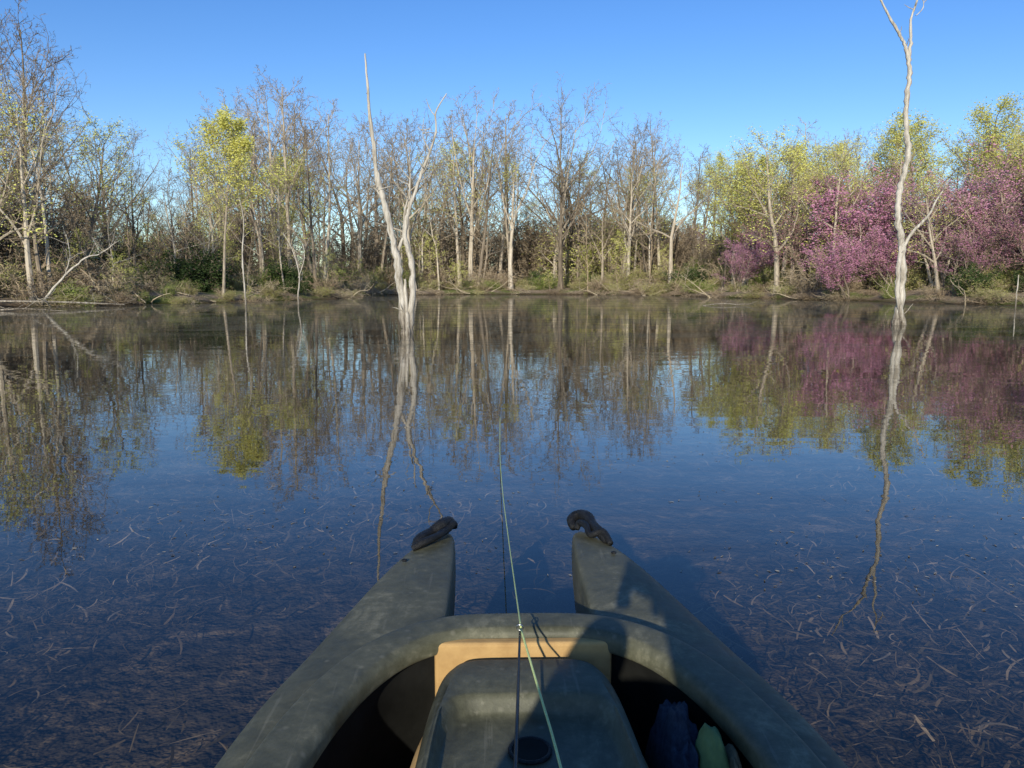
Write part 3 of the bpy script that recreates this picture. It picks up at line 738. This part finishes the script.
# ------------------------------------------------------------------ fishing rod and line
rod = empty('fly_rod', (0, 0, 0))
M_rod = simple_mat('graphite', (.012, .012, .012), (.03, .03, .03), 60, .35, .1, .0005)
M_line = simple_mat('fly_line', (.42, .50, .16), (.62, .68, .30), 300, .5, .1, .0005)
curve_tube('rod_blank', [(-.02,.15,.50),(-.005,.6,.455),(.006,1.05,.425),(.016,1.46,.42)], [.005,.0045,.0032,.0022], M_rod, rod, 10)
curve_tube('cork_grip', [(-.03,-.12,.527),(-.026,-.02,.517),(-.02,.14,.501)], [.012,.014,.010], M_tan, rod, 14)
torus('reel_rim', (-.03,-.14,.47), .042, .010, M_black, rod, Vector((1,0,0)))
torus('tip_guide', (.016,1.462,.428), .0065, .0014, M_metal, rod, Vector((.1,1,.2)).normalized(), 20, 8)
pts = [(-.02,-.1,.50),(.10,.6,.44),(.07,1.01,.43),(.045,1.24,.424),(.018,1.455,.428)]
curve_tube('fly_line_slack', pts, [.0022]*5, M_line, rod, 8)
pts = [(.018,1.462,.428),(.006,1.9,.35),(-.014,2.6,.235),(-.045,3.6,.11),(-.075,4.7,.025),(-.092,5.7,.004),(-.10,6.3,.003)]
curve_tube('fly_line', pts, [.0018,.0018,.002,.0022,.0024,.0024,.0024], M_line, rod, 8)

# ------------------------------------------------------------------ angler seated behind the lens (casts the shadow seen on the boat)
M_jacket = simple_mat('jacket', (.05, .06, .05), (.08, .09, .07), 25, .9, .5, .004)
M_jeans = simple_mat('jeans', (.02, .03, .07), (.05, .07, .13), 60, .9, .5, .003)
M_skin = simple_mat('skin', (.45, .28, .20), (.55, .36, .27), 20, .55, .1, .001)
angler = empty('angler')
def skin_obj(name, verts, edges, radii, mat, root=0, lv=2):
    me = bpy.data.meshes.new(name); me.from_pydata(verts, edges, []); me.materials.append(mat)
    o = bpy.data.objects.new(name, me); link(o); o.parent = angler
    m = o.modifiers.new('skin', 'SKIN')
    for i, r in enumerate(radii):
        rr_ = r if isinstance(r, tuple) else (r, r)
        me.skin_vertices[0].data[i].radius = rr_
        me.skin_vertices[0].data[i].use_root = (i == root)
    m.use_smooth_shade = True; sub(o, lv); return o
skin_obj('jacket', [(0,-.45,.40),(0,-.47,.58),(0,-.46,.76),(0,-.44,.90),(0,-.42,.985),
                    (-.18,-.43,.90),(-.27,-.27,.74),(-.14,-.10,.93),(-.095,-.06,1.00),
                    (.18,-.43,.90),(.27,-.27,.74),(.14,-.10,.93),(.095,-.06,1.00)],
         [(0,1),(1,2),(2,3),(3,4),(3,5),(5,6),(6,7),(7,8),(3,9),(9,10),(10,11),(11,12)],
         [(.20,.14),(.20,.14),(.21,.14),(.16,.12),.075,.095,.075,.06,.045,.095,.075,.06,.045], M_jacket)
skin_obj('jeans', [(0,-.45,.40),(-.11,-.40,.39),(-.27,-.03,.47),(-.32,.30,.17),(-.32,.36,.12),(.11,-.40,.39),(.27,-.03,.47),(.32,.30,.17),(.32,.36,.12)],
         [(0,1),(1,2),(2,3),(3,4),(0,5),(5,6),(6,7),(7,8)], [.15,.10,.07,.05,.05,.10,.07,.05,.05], M_jeans)
skin_obj('head', [(0,-.42,.97),(0,-.41,1.05),(0,-.385,1.11),(0,-.38,1.18),(0,-.385,1.22)], [(0,1),(1,2),(2,3),(3,4)], [.05,.055,(.075,.085),(.078,.092),(.06,.07)], M_skin)
skin_obj('nose', [(0,-.30,1.14),(0,-.275,1.115)], [(0,1)], [.010,.013], M_skin, 0, 1)
for s_ in (-1, 1):
    torus('ear', (s_*.08, -.39, 1.13), .018, .008, M_skin, angler, Vector((1,0,0)), 16, 8)
    o = lump('eye', (s_*.032, -.302, 1.145), (.010, .010, .009), M_dark, 1, 0, 1); o.parent = angler
    o = lump('shoe', (s_*.32, .44, .13), (.045, .13, .045), M_dark, 1, .05, .8); o.parent = angler
    skin_obj('palm', [(s_*.095,-.06,1.0),(s_*.095,-.045,1.045),(s_*.09,-.04,1.08)], [(0,1),(1,2)], [(.022,.022),(.018,.032),(.014,.034)], M_skin, 0, 1)
    for k, (dz, L) in enumerate([(1.10,1.0),(1.085,1.05),(1.065,1.0),(1.048,.8)]):
        skin_obj('finger_%d' % (k+1), [(s_*.09,-.045,dz),(s_*.092,-.020,dz+.004),(s_*.080,-.012,dz+.004),(s_*(.080-.012*L),-.012,dz+.004)], [(0,1),(1,2),(2,3)], [.009,.0085,.008,.007], M_skin, 0, 1)
    skin_obj('thumb', [(s_*.095,-.055,1.05),(s_*.085,-.062,1.075),(s_*.062,-.046,1.09)], [(0,1),(1,2)], [.012,.010,.008], M_skin, 0, 1)
curve_tube('mouth', [(-.022,-.300,1.082),(0,-.296,1.080),(.022,-.300,1.082)], [.003,.005,.003], simple_mat('lips', (.3,.13,.1), (.35,.16,.12)), angler, 8)
M_cap = simple_mat('hat_cloth', (.06, .07, .05), (.10, .11, .08), 40, .9, .3, .002)
o = lump('shadow_hat_crown', (0, -.385, 1.195), (.098, .112, .085), M_cap, 4, .02, .9); o.parent = angler  # unseen hat, added to enlarge the head's shadow
o = lump('shadow_hat_brim', (0, -.37, 1.178), (.160, .168, .010), M_cap, 4, .03, .98); o.parent = angler  # unseen brim, made wide to broaden the shadow on the boat
angler.scale = (1.10, 1.0, 1.07); angler.location = (.0, 0, -.05)
ph = bevbox('smartphone', -.078, .078, -.030, -.021, -.04, .04, M_black, None, .003); ph.location = (0, 0, 1.12); ph.rotation_euler = (R(-7.57), 0, 0)

# ------------------------------------------------------------------ light, sky, camera
AZ = 11.5; EL = 20.5
sun = bpy.data.lights.new('sun', 'SUN'); sun.energy = 5.0; sun.angle = R(.5); sun.color = (1, .95, .82)
so = bpy.data.objects.new('sun', sun); link(so)
d = Vector((math.sin(R(AZ))*math.cos(R(EL)), math.cos(R(AZ))*math.cos(R(EL)), -math.sin(R(EL))))
so.rotation_euler = d.to_track_quat('-Z', 'Y').to_euler(); so.location = (-5, -20, 20)
w = bpy.data.worlds.new('World'); scene.world = w; w.use_nodes = True
nt = w.node_tree; nt.nodes.clear()
sk = nt.nodes.new('ShaderNodeTexSky'); sk.sky_type = 'NISHITA'; sk.sun_disc = False
sk.sun_elevation = R(EL); sk.sun_rotation = R(180+AZ); sk.air_density = 1.0; sk.dust_density = 0.1; sk.ozone_density = 3.0
hs = nt.nodes.new('ShaderNodeHueSaturation'); hs.inputs['Hue'].default_value = .513; hs.inputs['Saturation'].default_value = 1.26; hs.inputs['Value'].default_value = 1.13
bg = nt.nodes.new('ShaderNodeBackground'); bg.inputs[1].default_value = .15
wo = nt.nodes.new('ShaderNodeOutputWorld')
nt.links.new(sk.outputs[0], hs.inputs['Color']); nt.links.new(hs.outputs[0], bg.inputs[0]); nt.links.new(bg.outputs[0], wo.inputs[0])

cam = bpy.data.cameras.new('camera'); cam.lens = 26.72; cam.sensor_width = 36; cam.clip_start = .02; cam.clip_end = 6000
co = bpy.data.objects.new('camera', cam); link(co); co.location = (0, 0, 1.12); co.rotation_euler = (R(90-7.57), 0, 0)
scene.camera = co
scene.view_settings.view_transform = 'Standard'; scene.view_settings.look = 'None'; scene.view_settings.exposure = 0
